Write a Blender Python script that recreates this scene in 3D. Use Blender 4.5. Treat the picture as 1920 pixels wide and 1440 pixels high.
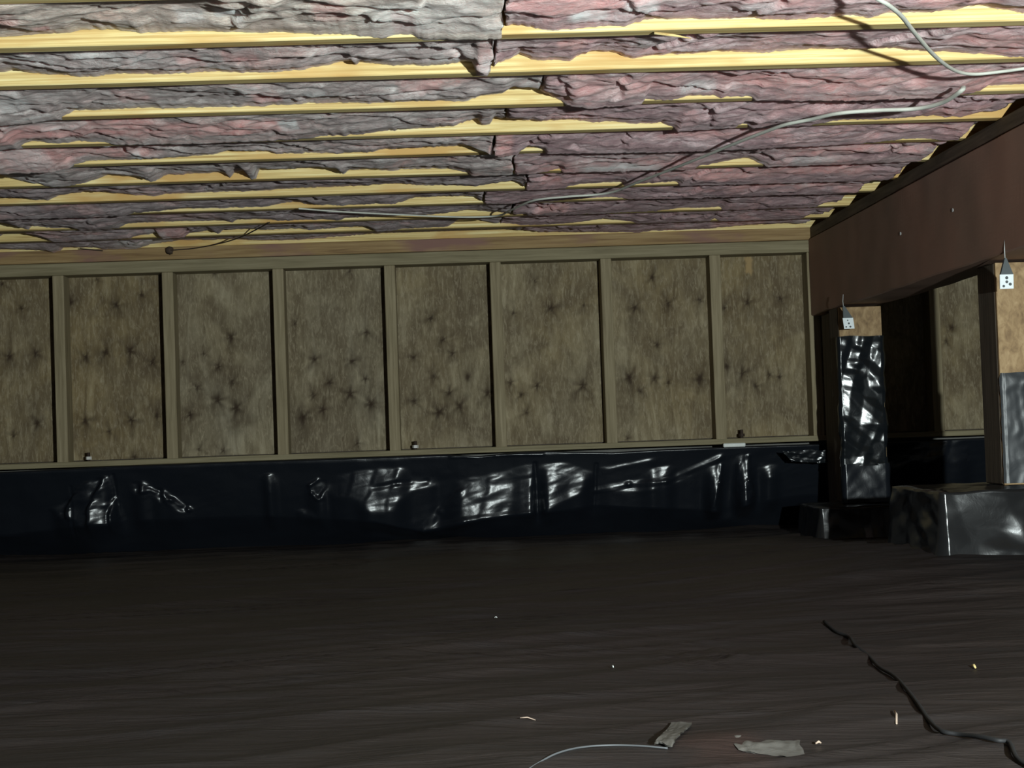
import bpy, math, random
import numpy as np
from mathutils import Matrix, Vector

# ------------------------------------------------------------------ camera, world, light
for o in list(bpy.data.objects):
    bpy.data.objects.remove(o)
scene = bpy.context.scene
COL = scene.collection
CZ = 0.42                      # camera height above the ground sheet
F = 2975.0                     # focal length in pixels of a 1920 px wide frame

_n = np.array([(860 - 960) / F, -(804 - 720) / F, -1.0]); YC = _n / np.linalg.norm(_n)
_th = math.atan(0.034)
_c = -(math.cos(_th) * YC[0] + math.sin(_th) * YC[1]) / YC[2]
_x = np.array([math.cos(_th), math.sin(_th), _c]); XC = _x / np.linalg.norm(_x)
ZC = np.cross(XC, YC)
C2W = np.array([XC, YC, ZC])   # rows: world axes in camera coordinates -> camera to world

cam = bpy.data.cameras.new('camera'); cam.sensor_width = 36; cam.lens = F / 1920 * 36
cam.clip_start = 0.05
camo = bpy.data.objects.new('camera', cam); COL.objects.link(camo)
m4 = Matrix.Identity(4)
for i in range(3):
    for j in range(3):
        m4[i][j] = C2W[i][j]
m4.translation = Vector((0, 0, CZ))
camo.matrix_world = m4
scene.camera = camo

world = bpy.data.worlds.new('world'); scene.world = world; world.use_nodes = True
world.node_tree.nodes['Background'].inputs[0].default_value = (0.86, 0.93, 1.0, 1)
world.node_tree.nodes['Background'].inputs[1].default_value = 0.036

lamp = bpy.data.lights.new('work_light', 'POINT'); lamp.energy = 620; lamp.shadow_soft_size = 0.022
lamp.color = (0.90, 1.0, 0.985)
lampo = bpy.data.objects.new('work_light', lamp); COL.objects.link(lampo)
lampo.location = (0.905, 0.0, CZ + 0.14)

vs = scene.view_settings
vs.view_transform = 'Standard'; vs.look = 'None'; vs.gamma = 1.0; vs.use_curve_mapping = False
vs.exposure = 0.0

# ------------------------------------------------------------------ helpers
def px(u, v, Y):
    """point on the vertical plane at distance Y seen at pixel u, v (z relative to the camera)"""
    d = C2W @ np.array([(u - 960) / F, -(v - 720) / F, -1.0])
    return d * (Y / d[1])
def pz(u, v, z):
    d = C2W @ np.array([(u - 960) / F, -(v - 720) / F, -1.0])
    return d * (z / d[2])
def hor(u):
    return 804 - 0.034 * (u - 860)

_rng = np.random.RandomState(7)
_perm = np.concatenate([_rng.permutation(256)] * 3)
_ang = _rng.rand(256) * 2 * math.pi
_gx, _gy = np.cos(_ang), np.sin(_ang)
def perlin(x, y):
    x = np.asarray(x, float); y = np.asarray(y, float)
    x, y = np.broadcast_arrays(x, y)
    xi = np.floor(x).astype(int); yi = np.floor(y).astype(int)
    xf = x - xi; yf = y - yi
    xi &= 255; yi &= 255
    def g(ix, iy, dx, dy):
        h = _perm[_perm[ix & 255] + (iy & 255)]
        return _gx[h] * dx + _gy[h] * dy
    u = xf * xf * xf * (xf * (xf * 6 - 15) + 10); v = yf * yf * yf * (yf * (yf * 6 - 15) + 10)
    a = g(xi, yi, xf, yf); b = g(xi + 1, yi, xf - 1, yf)
    c = g(xi, yi + 1, xf, yf - 1); d = g(xi + 1, yi + 1, xf - 1, yf - 1)
    return ((a * (1 - u) + b * u) * (1 - v) + (c * (1 - u) + d * u) * v) * 1.5
def fbm(x, y, o=4):
    s = 0; a = 1.0; t = 0
    for k in range(o):
        s = s + a * perlin(x * 2 ** k + 17.3 * k, y * 2 ** k - 9.1 * k); t += a; a *= 0.5
    return s / t
def sstep(a, b, x):
    t = np.clip((x - a) / (b - a), 0, 1); return t * t * (3 - 2 * t)
def folds(x, y, seed, f0=8, n=5, warp=0.35):
    """piecewise-linear crumple: triangle waves along random directions, warped"""
    r = np.random.RandomState(seed); s = 0; tot = 0
    for k in range(n):
        a = r.rand() * math.pi; f = f0 * (1.35 ** k) * (0.8 + 0.4 * r.rand())
        p = (x * math.cos(a) + y * math.sin(a)) * f + r.rand() * 9 + warp * f / f0 * 1.2 * perlin(x * f * 0.45 + k * 7 + seed, y * f * 0.45 - seed)
        w = 1 / (1.35 ** k)
        m = sstep(-0.25, 0.35, perlin(x * f * 0.3 + 31 * k, y * f * 0.3 + seed * 1.7))
        s = s + w * m * (np.abs((p % 1) * 2 - 1) * 2 - 1); tot += w
    return s / tot

def tag(o, label=None, cat=None, group=None, kind=None):
    if label: o['label'] = label
    if cat: o['category'] = cat
    if group: o['group'] = group
    if kind: o['kind'] = kind
    return o
def wloc(o):
    v = np.array(o.location)
    while o.parent: o = o.parent; v = v + np.array(o.location)
    return v
def obj(name, verts, faces, mat, parent=None, smooth=False, origin=None):
    """verts: relative to the camera height; linked as one mesh object"""
    V = np.asarray(verts, float).copy(); V[:, 2] += CZ
    if origin is None:
        mn, mx = V.min(0), V.max(0); org = np.array([(mn[0] + mx[0]) / 2, (mn[1] + mx[1]) / 2, mn[2]])
    else:
        org = np.asarray(origin, float)
    V -= org
    me = bpy.data.meshes.new(name)
    if isinstance(faces, np.ndarray) and faces.ndim == 2:
        nf, k = faces.shape
        me.vertices.add(len(V)); me.vertices.foreach_set('co', V.ravel().astype(np.float32))
        me.loops.add(nf * k); me.loops.foreach_set('vertex_index', faces.ravel().astype(np.int32))
        me.polygons.add(nf); me.polygons.foreach_set('loop_start', np.arange(0, nf * k, k, dtype=np.int32))
        me.update(calc_edges=True)
    else:
        me.from_pydata(V.tolist(), [], [list(f) for f in faces])
    me.validate()
    if smooth:
        me.polygons.foreach_set('use_smooth', np.ones(len(me.polygons), bool))
    if mat: me.materials.append(mat)
    o = bpy.data.objects.new(name, me); COL.objects.link(o)
    if parent is not None:
        o.parent = parent; org = org - wloc(parent)
    o.location = org
    return o
def empty(name, loc):
    o = bpy.data.objects.new(name, None); COL.objects.link(o)
    o.location = (loc[0], loc[1], loc[2] + CZ); o.empty_display_size = 0.1
    return o
def grid_faces(nu, nv, closed=False):
    i = np.arange(nu - 1)[:, None]; j = np.arange(nv if closed else nv - 1)[None, :]
    j2 = (j + 1) % nv
    f = np.stack(np.broadcast_arrays(i * nv + j, i * nv + j2, (i + 1) * nv + j2, (i + 1) * nv + j), -1)
    return f.reshape(-1, 4)
def boxv(x0, x1, y0, y1, z0, z1, b=0.0):
    """box with a small chamfer b on every edge running along its longest side and its ends"""
    if b <= 0:
        V = [(x, y, z) for x in (x0, x1) for y in (y0, y1) for z in (z0, z1)]
        Fc = [(0, 1, 3, 2), (4, 6, 7, 5), (0, 4, 5, 1), (2, 3, 7, 6), (0, 2, 6, 4), (1, 5, 7, 3)]
        return V, Fc
    V = []; Fc = []
    c = np.array([(x0 + x1) / 2, (y0 + y1) / 2, (z0 + z1) / 2]); h = np.array([(x1 - x0) / 2, (y1 - y0) / 2, (z1 - z0) / 2])
    idx = {}
    for sx in (-1, 1):
        for sy in (-1, 1):
            for sz in (-1, 1):
                s = np.array([sx, sy, sz])
                for ax in range(3):
                    p = c + s * (h - b); p[ax] = c[ax] + s[ax] * h[ax]
                    idx[(sx, sy, sz, ax)] = len(V); V.append(tuple(p))
    I = lambda s, ax: idx[(s[0], s[1], s[2], ax)]
    for ax in range(3):
        a1, a2 = [a for a in range(3) if a != ax]
        for s in (-1, 1):
            q = []
            for (p1, p2) in ((-1, -1), (1, -1), (1, 1), (-1, 1)):
                v = [0, 0, 0]; v[ax] = s; v[a1] = p1; v[a2] = p2; q.append(I(v, ax))
            Fc.append(q)
    for ax in range(3):                                    # edges parallel to ax
        a1, a2 = [a for a in range(3) if a != ax]
        for s1 in (-1, 1):
            for s2 in (-1, 1):
                v0 = [0, 0, 0]; v0[ax] = -1; v0[a1] = s1; v0[a2] = s2
                v1 = list(v0); v1[ax] = 1
                Fc.append([I(v0, a1), I(v1, a1), I(v1, a2), I(v0, a2)])
    for sx in (-1, 1):
        for sy in (-1, 1):
            for sz in (-1, 1):
                Fc.append([I((sx, sy, sz), 0), I((sx, sy, sz), 1), I((sx, sy, sz), 2)])
    return V, Fc
def box(name, x0, x1, y0, y1, z0, z1, mat, parent=None, b=0.0):
    V, Fc = boxv(x0, x1, y0, y1, z0, z1, b)
    o = obj(name, V, Fc, mat, parent)
    fixn(o)
    return o
def fixn(o):
    import bmesh
    bm = bmesh.new(); bm.from_mesh(o.data); bmesh.ops.recalc_face_normals(bm, faces=bm.faces); bm.to_mesh(o.data); bm.free()
def smooth_path(P, n=8):
    P = [np.asarray(p, float) for p in P]; out = []
    Q = [2 * P[0] - P[1]] + P + [2 * P[-1] - P[-2]]
    for i in range(1, len(Q) - 2):
        for k in range(n):
            t = k / n; a, b, c, d = Q[i - 1], Q[i], Q[i + 1], Q[i + 2]
            out.append(0.5 * ((2 * b) + (-a + c) * t + (2 * a - 5 * b + 4 * c - d) * t * t + (-a + 3 * b - 3 * c + d) * t ** 3))
    out.append(P[-1]); return out
def tubev(P, rx, rz=None, seg=8):
    """tube of flat-oval section along points P (rx sideways, rz upwards)"""
    rz = rz if rz is not None else rx
    P = [np.asarray(p, float) for p in P]; V = []
    n = len(P)
    for i, p in enumerate(P):
        t = P[min(i + 1, n - 1)] - P[max(i - 1, 0)]; t /= max(np.linalg.norm(t), 1e-9)
        up = np.array([0, 0, 1.0]) if abs(t[2]) < 0.9 else np.array([0, 1.0, 0])
        s = np.cross(t, up); s /= np.linalg.norm(s); w = np.cross(s, t)
        r1 = rx[i] if hasattr(rx, '__len__') else rx; r2 = rz[i] if hasattr(rz, '__len__') else rz
        for k in range(seg):
            a = 2 * math.pi * k / seg
            V.append(p + s * math.cos(a) * r1 + w * math.sin(a) * r2)
    Fc = [list(f) for f in grid_faces(n, seg, True)]
    Fc.append(list(range(seg))[::-1]); Fc.append([(n - 1) * seg + k for k in range(seg)])
    return V, Fc
def tube(name, P, rx, mat, parent=None, rz=None, seg=8):
    V, Fc = tubev(P, rx, rz, seg); o = obj(name, V, Fc, mat, parent, smooth=True); fixn(o); return o

# ------------------------------------------------------------------ materials
def material(name):
    m = bpy.data.materials.new(name); m.use_nodes = True
    nt = m.node_tree; nt.nodes.clear()
    out = nt.nodes.new('ShaderNodeOutputMaterial'); b = nt.nodes.new('ShaderNodeBsdfPrincipled')
    nt.links.new(b.outputs[0], out.inputs[0])
    return m, nt, b
def nd(nt, t, **kw):
    n = nt.nodes.new(t)
    for k, v in kw.items():
        if k.startswith('i_'):
            key = k[2:]; key = int(key) if key.isdigit() else key
            n.inputs[key].default_value = v
        else: setattr(n, k, v)
    return n
def coords(nt, scale, kind='Object', rnd=True):
    tc = nd(nt, 'ShaderNodeTexCoord'); mp = nd(nt, 'ShaderNodeMapping'); mp.inputs['Scale'].default_value = scale
    nt.links.new(tc.outputs[kind], mp.inputs[0])
    if rnd:
        oi = nd(nt, 'ShaderNodeObjectInfo'); mu = nd(nt, 'ShaderNodeMath', operation='MULTIPLY'); mu.inputs[1].default_value = 37.0
        nt.links.new(oi.outputs['Random'], mu.inputs[0])
        cx = nd(nt, 'ShaderNodeCombineXYZ')
        for k in range(3): nt.links.new(mu.outputs[0], cx.inputs[k])
        nt.links.new(cx.outputs[0], mp.inputs['Location'])
    return mp.outputs[0]
def noise(nt, vec, scale, detail=4, rough=0.55, dist=0.0):
    n = nd(nt, 'ShaderNodeTexNoise'); n.inputs['Scale'].default_value = scale; n.inputs['Detail'].default_value = detail
    n.inputs['Roughness'].default_value = rough; n.inputs['Distortion'].default_value = dist
    nt.links.new(vec, n.inputs['Vector']); return n.outputs['Fac']
def ramp(nt, fac, stops):
    r = nd(nt, 'ShaderNodeValToRGB'); e = r.color_ramp.elements
    while len(e) < len(stops): e.new(0.5)
    for k, (p, c) in enumerate(stops):
        e[k].position = p; e[k].color = (*c, 1) if len(c) == 3 else c
    nt.links.new(fac, r.inputs[0]); return r.outputs[0]
def mix(nt, fac, a, b, mode='MIX'):
    m = nd(nt, 'ShaderNodeMix', data_type='RGBA', blend_type=mode)
    if isinstance(fac, (int, float)): m.inputs[0].default_value = fac
    else: nt.links.new(fac, m.inputs[0])
    for s, k in ((a, 6), (b, 7)):
        if isinstance(s, tuple): m.inputs[k].default_value = (*s, 1)
        else: nt.links.new(s, m.inputs[k])
    return m.outputs[2]
def bump(nt, b, h, dist, strength=1.0, prev=None):
    n = nd(nt, 'ShaderNodeBump'); n.inputs['Distance'].default_value = dist; n.inputs['Strength'].default_value = strength
    nt.links.new(h, n.inputs['Height'])
    if prev is not None: nt.links.new(prev, n.inputs['Normal'])
    nt.links.new(n.outputs[0], b.inputs['Normal']); return n.outputs[0]

def mat_wood(name, c0, c1, c2, scale=(1.2, 30, 30), rough=0.7, stain=None, sc=3.0):
    m, nt, b = material(name)
    v = coords(nt, scale)
    n1 = noise(nt, v, sc, 6, 0.6, 0.4)
    col = ramp(nt, n1, [(0.28, c0), (0.5, c1), (0.72, c2)])
    if stain:
        v2 = coords(nt, (2.2, 7, 7)); n2 = noise(nt, v2, 1.6, 3)
        col = mix(nt, ramp(nt, n2, [(0.52, (0, 0, 0)), (0.68, (1, 1, 1))]), col, stain)
    nt.links.new(col, b.inputs['Base Color']); b.inputs['Roughness'].default_value = rough
    b.inputs['Specular IOR Level'].default_value = 0.25
    bump(nt, b, n1, 0.0012, 0.5)
    return m
M_JOIST = mat_wood('fir_joist', (0.40, 0.25, 0.085), (0.72, 0.55, 0.235), (0.92, 0.82, 0.46), scale=(0.8, 60, 60), stain=(0.60, 0.37, 0.13))
M_STUD = mat_wood('weathered_stud', (0.17, 0.135, 0.076), (0.25, 0.205, 0.122), (0.33, 0.275, 0.175), scale=(30, 30, 1.4))
M_PLATE = mat_wood('weathered_plate', (0.15, 0.125, 0.07), (0.23, 0.195, 0.115), (0.29, 0.25, 0.155))
M_UPLATE = mat_wood('amber_plate', (0.17, 0.098, 0.045), (0.29, 0.19, 0.085), (0.40, 0.285, 0.14), stain=(0.23, 0.125, 0.10))
M_SUBFLOOR = mat_wood('subfloor', (0.20, 0.14, 0.07), (0.30, 0.21, 0.11), (0.36, 0.27, 0.15))
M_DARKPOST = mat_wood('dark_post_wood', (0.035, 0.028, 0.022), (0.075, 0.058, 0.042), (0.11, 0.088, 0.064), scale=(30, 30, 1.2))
M_POSTFACE = mat_wood('golden_post_wood', (0.17, 0.105, 0.055), (0.31, 0.205, 0.105), (0.44, 0.31, 0.17), scale=(16, 16, 9), sc=3.5)
M_CHIP = mat_wood('pale_chip', (0.26, 0.19, 0.145), (0.36, 0.27, 0.21), (0.44, 0.35, 0.28), scale=(30, 30, 30))

def mat_beam():
    m, nt, b = material('brown_beam')
    v = coords(nt, (1, 1, 1)); n1 = noise(nt, v, 2.2, 4, 0.6)
    v2 = coords(nt, (14, 1.2, 14)); n2 = noise(nt, v2, 6, 6, 0.65)
    col = mix(nt, ramp(nt, n1, [(0.35, (0, 0, 0)), (0.65, (1, 1, 1))]), (0.310, 0.178, 0.128), (0.225, 0.150, 0.110))
    col = mix(nt, ramp(nt, n2, [(0.6, (0, 0, 0)), (0.75, (0.45, 0.45, 0.45))]), col, (0.31, 0.215, 0.165))
    nt.links.new(col, b.inputs['Base Color']); b.inputs['Roughness'].default_value = 0.62
    b.inputs['Specular IOR Level'].default_value = 0.3
    bump(nt, b, n2, 0.001, 0.4); return m
M_BEAM = mat_beam()
M_BEAMTOP = mat_wood('dark_beam_plate', (0.05, 0.038, 0.026), (0.10, 0.075, 0.052), (0.15, 0.115, 0.08), scale=(20, 1.2, 20))

def mat_glass(name, pink, pinkpos, grey, pale, dark):
    """loose fibreglass wool: dusty grey-mauve skin over pink, with pale tufts"""
    m, nt, b = material(name)
    v = coords(nt, (1.0, 1.0, 1.0)); vs_ = coords(nt, (2.4, 7.0, 7.0))
    n1 = noise(nt, v, 3.6, 5, 0.62, 1.2)
    n2 = noise(nt, vs_, 3.2, 6, 0.68, 0.8)
    n3 = noise(nt, v, 16, 5, 0.7, 1.5)
    n4 = noise(nt, coords(nt, (14, 60, 40)), 4, 4, 0.75, 0.6)
    col = ramp(nt, n2, [(0.30, dark), (0.46, grey), (0.66, pale)])
    col = mix(nt, ramp(nt, n1, [(pinkpos, (0, 0, 0)), (pinkpos + 0.16, (1, 1, 1))]), col, mix(nt, ramp(nt, n3, [(0.35, (0, 0, 0)), (0.65, (1, 1, 1))]), pink, tuple(min(1, c * 1.35 + 0.06) for c in pink)))
    col = mix(nt, ramp(nt, n3, [(0.58, (0, 0, 0)), (0.74, (0.55, 0.55, 0.55))]), col, pale)
    col = mix(nt, ramp(nt, n4, [(0.28, (0.75, 0.75, 0.75)), (0.56, (0, 0, 0))]), col, dark)
    ap = nd(nt, 'ShaderNodeAttribute', attribute_name='pink'); al = nd(nt, 'ShaderNodeAttribute', attribute_name='pale')
    col = mix(nt, ap.outputs['Fac'], col, mix(nt, ramp(nt, n3, [(0.3, (0, 0, 0)), (0.7, (1, 1, 1))]), (0.98, 0.39, 0.37), (1.0, 0.64, 0.60)))
    col = mix(nt, al.outputs['Fac'], col, (0.93, 0.88, 0.86))
    nt.links.new(col, b.inputs['Base Color']); b.inputs['Roughness'].default_value = 0.95
    b.inputs['Specular IOR Level'].default_value = 0.08
    b.inputs['Subsurface Weight'].default_value = 0.7; b.inputs['Subsurface Radius'].default_value = (1.0, 0.75, 0.75); b.inputs['Subsurface Scale'].default_value = 0.014
    p = bump(nt, b, n3, 0.008, 0.7); bump(nt, b, n4, 0.004, 0.7, p)
    return m
G_LEFT = [mat_glass('wool_beige', (0.913, 0.551, 0.456), 0.55, (0.639, 0.512, 0.445), (0.958, 0.848, 0.749), (0.353, 0.281, 0.244)),
          mat_glass('wool_grey', (0.913, 0.528, 0.488), 0.54, (0.571, 0.463, 0.445), (0.913, 0.815, 0.782), (0.285, 0.231, 0.223)),
          mat_glass('wool_salmon', (0.970, 0.551, 0.510), 0.52, (0.560, 0.451, 0.434), (0.913, 0.794, 0.760), (0.274, 0.231, 0.223)),
          mat_glass('wool_dim', (0.753, 0.463, 0.445), 0.56, (0.480, 0.380, 0.385), (0.730, 0.617, 0.613), (0.274, 0.214, 0.217))]
G_RIGHT = [mat_glass('wool_pink', (0.970, 0.470, 0.453), 0.48, (0.616, 0.408, 0.412), (0.958, 0.763, 0.752), (0.331, 0.209, 0.219)),
           mat_glass('wool_mauve', (0.890, 0.450, 0.443), 0.52, (0.560, 0.371, 0.383), (0.844, 0.637, 0.649), (0.308, 0.199, 0.213)),
           mat_glass('wool_mauve_dim', (0.799, 0.418, 0.412), 0.54, (0.502, 0.335, 0.345), (0.753, 0.564, 0.577), (0.285, 0.183, 0.198))]

def mat_plastic(name, base, rough, dust=None, bscale=60, bdist=0.0015):
    m, nt, b = material(name)
    v = coords(nt, (1, 1, 1)); n1 = noise(nt, v, 2.6, 5, 0.6); n2 = noise(nt, v, bscale, 4, 0.6, 0.8)
    if dust:
        col = mix(nt, ramp(nt, n1, [(0.35, (0, 0, 0)), (0.7, (1, 1, 1))]), base, dust)
        nt.links.new(col, b.inputs['Base Color'])
    else:
        b.inputs['Base Color'].default_value = (*base, 1)
    b.inputs['Roughness'].default_value = rough
    b.inputs['Specular IOR Level'].default_value = 0.5
    bump(nt, b, n2, bdist, 0.6); return m
M_PLASTIC = mat_plastic('black_plastic_sheet', (0.008, 0.010, 0.014), 0.275, None, 30, 0.001)
M_WRAP = mat_plastic('black_plastic_wrap', (0.008, 0.010, 0.012), 0.22, None, 30, 0.001)
M_PWRAP = mat_plastic('grey_sheen_wrap', (0.030, 0.033, 0.036), 0.42, None, 20, 0.001)
M_PIER = mat_plastic('black_pier_wrap', (0.013, 0.013, 0.0135), 0.24, None, 20, 0.001)

def mat_floor():
    m, nt, b = material('black_ground_sheet')
    v = coords(nt, (1, 1, 1), rnd=False); n1 = noise(nt, v, 1.3, 5, 0.6); vs_ = coords(nt, (1.2, 7, 1), rnd=False)
    n2 = noise(nt, vs_, 3.2, 5, 0.62, 0.6); n3 = noise(nt, v, 70, 4, 0.6)
    at = nd(nt, 'ShaderNodeAttribute', attribute_name='stain')
    col = mix(nt, ramp(nt, n1, [(0.35, (0, 0, 0)), (0.65, (1, 1, 1))]), (0.021, 0.0175, 0.0172), (0.031, 0.0245, 0.0225))
    col = mix(nt, ramp(nt, n2, [(0.5, (0, 0, 0)), (0.75, (0.6, 0.6, 0.6))]), col, (0.036, 0.034, 0.036))
    col = mix(nt, at.outputs['Fac'], col, (0.046, 0.026, 0.022))
    nt.links.new(col, b.inputs['Base Color']); b.inputs['Roughness'].default_value = 0.5
    b.inputs['Specular IOR Level'].default_value = 0.3
    p = bump(nt, b, n2, 0.012, 0.6); bump(nt, b, n3, 0.001, 0.5, p); return m
M_FLOOR = mat_floor()

def mat_ply():
    m, nt, b = material('weathered_plywood')
    v = coords(nt, (9, 9, 1.6)); n1 = noise(nt, v, 2.2, 6, 0.62, 1.4)
    v2 = coords(nt, (1, 1, 1)); n2 = noise(nt, v2, 5.5, 4, 0.6, 0.6)
    n3 = noise(nt, coords(nt, (34, 34, 9)), 3, 6, 0.7, 1.0)
    kn = nd(nt, 'ShaderNodeAttribute', attribute_name='knot'); gy = nd(nt, 'ShaderNodeAttribute', attribute_name='grey')
    ch = nd(nt, 'ShaderNodeAttribute', attribute_name='chip')
    brown = ramp(nt, n1, [(0.3, (0.135, 0.096, 0.048)), (0.52, (0.230, 0.175, 0.092)), (0.72, (0.335, 0.270, 0.155))])
    grey = ramp(nt, n1, [(0.3, (0.160, 0.134, 0.088)), (0.52, (0.265, 0.230, 0.158)), (0.72, (0.390, 0.350, 0.255))])
    col = mix(nt, gy.outputs['Fac'], brown, grey)
    col = mix(nt, ramp(nt, n2, [(0.40, (0.7, 0.7, 0.7)), (0.62, (0, 0, 0))]), col, (0.115, 0.086, 0.053))
    col = mix(nt, ramp(nt, n3, [(0.48, (0, 0, 0)), (0.75, (0.7, 0.7, 0.7))]), col, (0.43, 0.37, 0.255))
    col = mix(nt, kn.outputs['Fac'], col, (0.030, 0.017, 0.010))
    col = mix(nt, ch.outputs['Fac'], col, (0.36, 0.25, 0.12))
    nt.links.new(col, b.inputs['Base Color']); b.inputs['Roughness'].default_value = 0.8
    b.inputs['Specular IOR Level'].default_value = 0.15
    bump(nt, b, n3, 0.0012, 0.6); return m
M_PLY = mat_ply()
def mat_plain(name, c, rough=0.6, c2=None, sc=25, spec=0.4):
    m, nt, b = material(name)
    n = noise(nt, coords(nt, (1, 1, 1)), sc, 3)
    nt.links.new(ramp(nt, n, [(0.35, c), (0.65, c2 or tuple(x * 0.85 for x in c))]), b.inputs['Base Color'])
    b.inputs['Roughness'].default_value = rough; b.inputs['Specular IOR Level'].default_value = spec; return m
M_CABLE = mat_plain('grey_cable_jacket', (0.60, 0.61, 0.54), 0.55, (0.50, 0.51, 0.45))
M_WIRE = mat_plain('rusty_wire', (0.07, 0.045, 0.03), 0.8, (0.045, 0.03, 0.02))
M_BLACKCORD = mat_plain('black_cord', (0.010, 0.010, 0.011), 0.7)
M_WHITE = mat_plain('white_card', (0.80, 0.85, 0.86), 0.5, (0.74, 0.80, 0.82))
M_DOT = mat_plain('dark_dot', (0.07, 0.08, 0.085), 0.6)
M_CONE = mat_plain('slate_tag_neck', (0.075, 0.088, 0.092), 0.6)
M_PALE = mat_plain('pale_string', (0.42, 0.43, 0.42), 0.7)
M_SCRAP = mat_plastic('cloudy_scrap', (0.085, 0.082, 0.076), 0.38, (0.16, 0.152, 0.138), 40, 0.002)
M_CONC = mat_plain('concrete', (0.20, 0.195, 0.18), 0.9, (0.15, 0.145, 0.135), 12, 0.2)
M_STEEL = mat_plain('bolt_steel', (0.70, 0.68, 0.64), 0.45, (0.55, 0.53, 0.5))
M_RUST = mat_plain('bolt_hole_rust', (0.035, 0.02, 0.013), 0.8)
M_STICK = mat_plain('white_stick', (0.74, 0.77, 0.74), 0.45)

# ------------------------------------------------------------------ layout numbers (metres, z relative to the camera)
ZJ = 0.71                                   # underside of the joists
JY = [2.53, 2.850, 3.155, 3.474, 3.80, 4.077, 4.40, 4.714, 4.98, 5.306, 5.595, 5.902]
JT = 0.038
WY = 5.90                                   # faces of the wall studs
XL, XR = -3.4, 3.1
BX0, BX1 = 1.335, 1.475                     # beam
BZ0, BZ1 = 0.378, 0.665

# ------------------------------------------------------------------ floor
def floor_h(x, y):
    h = -0.425 + 0 * x
    h = h + 0.080 * np.exp(-((x - 1.35) / 0.75) ** 2 - ((y - 4.05) / 0.65) ** 2)
    h = h + 0.012 * fbm(x * 0.9 + 3, y * 1.1, 3)
    w = y * 3.3 - x * 0.55 + 0.6 * perlin(x * 0.7, y * 1.3)
    h = h + 0.013 * (1 - np.abs(perlin(x * 0.55 + 9, w))) ** 3
    h = h + 0.009 * (1 - np.abs(perlin(x * 0.9 - 4, w * 2.3 + 11))) ** 4
    h = h + 0.0022 * fbm(x * 5, y * 9 - x * 2, 3)
    c = pz(1310, 1240, -0.425)
    mk = np.exp(-((x - c[0]) / 0.075) ** 2 - ((y - c[1]) / 0.14) ** 2)
    h = h + 0.024 * mk * folds(x, y, 5, 14, 5)
    c = pz(1640, 1225, -0.425)
    mk = np.exp(-((x - c[0]) / 0.05) ** 2 - ((y - c[1]) / 0.12) ** 2)
    h = h + 0.007 * mk * folds(x, y, 8, 12, 4)
    c = pz(1340, 1095, -0.425)
    mk = np.exp(-((x - c[0]) / 0.10) ** 2 - ((y - c[1]) / 0.16) ** 2)
    h = h + 0.012 * mk * folds(x, y, 15, 6, 4)
    return h
fx = np.linspace(XL, XR, 520); fy = np.concatenate([np.arange(0.3, 1.6, 0.02), np.arange(1.6, 6.14, 0.0115)])
FX, FY = np.meshgrid(fx, fy, indexing='ij'); FZ = floor_h(FX, FY)
flo = obj('floor', np.stack([FX, FY, FZ], -1).reshape(-1, 3), grid_faces(len(fx), len(fy)), M_FLOOR, smooth=True)
tag(flo, 'wrinkled black plastic ground sheet covering the crawl space floor', 'floor', kind='structure')
c = pz(1350, 1425, -0.425)
st = np.exp(-((FX - c[0]) / 0.055) ** 4 - ((FY - c[1]) / 0.10) ** 4) * (0.6 + 0.8 * fbm(FX * 14, FY * 10, 3))
a = flo.data.attributes.new('stain', 'FLOAT', 'POINT'); a.data.foreach_set('value', np.clip(st, 0, 0.6).ravel().astype(np.float32))
def on_floor(u, v, lift=0.0):
    p = pz(u, v, -0.415)
    for _ in range(4):
        p = pz(u, v, float(floor_h(np.array(p[0]), np.array(p[1]))) + lift)
    return p

# ------------------------------------------------------------------ ceiling: subfloor and joists
ceil = box('ceiling', XL, XR, 2.2, 6.0, ZJ + 0.235, ZJ + 0.253, M_SUBFLOOR)
tag(ceil, 'dark plywood subfloor above the joists', 'ceiling', kind='structure')
def wavy_joist(name, y0, seed):
    n = 90; X = np.linspace(XL, XR, n); V = []
    wz = 0.0015 * perlin(X * 1.1 + seed * 3.1, np.full(n, seed * 1.7)); wy = 0.0015 * perlin(X * 0.8 - seed, np.full(n, 5.5 + seed))
    b = 0.002
    for k in range(n):
        y1 = y0 + JT
        for (dy, dz) in ((y0 + b, ZJ), (y1 - b, ZJ), (y1, ZJ + b), (y1, ZJ + 0.235), (y0, ZJ + 0.235), (y0, ZJ + b)):
            V.append((X[k], dy + wy[k], dz + (wz[k] if dz < ZJ + 0.1 else 0)))
    Fc = [list(f) for f in grid_faces(n, 6, True)] + [list(range(6))[::-1], [(n - 1) * 6 + k for k in range(6)]]
    o = obj(name, V, Fc, M_JOIST, ceil); fixn(o); return o
for i, y in enumerate(JY):
    wavy_joist('joist', y, i)

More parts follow.
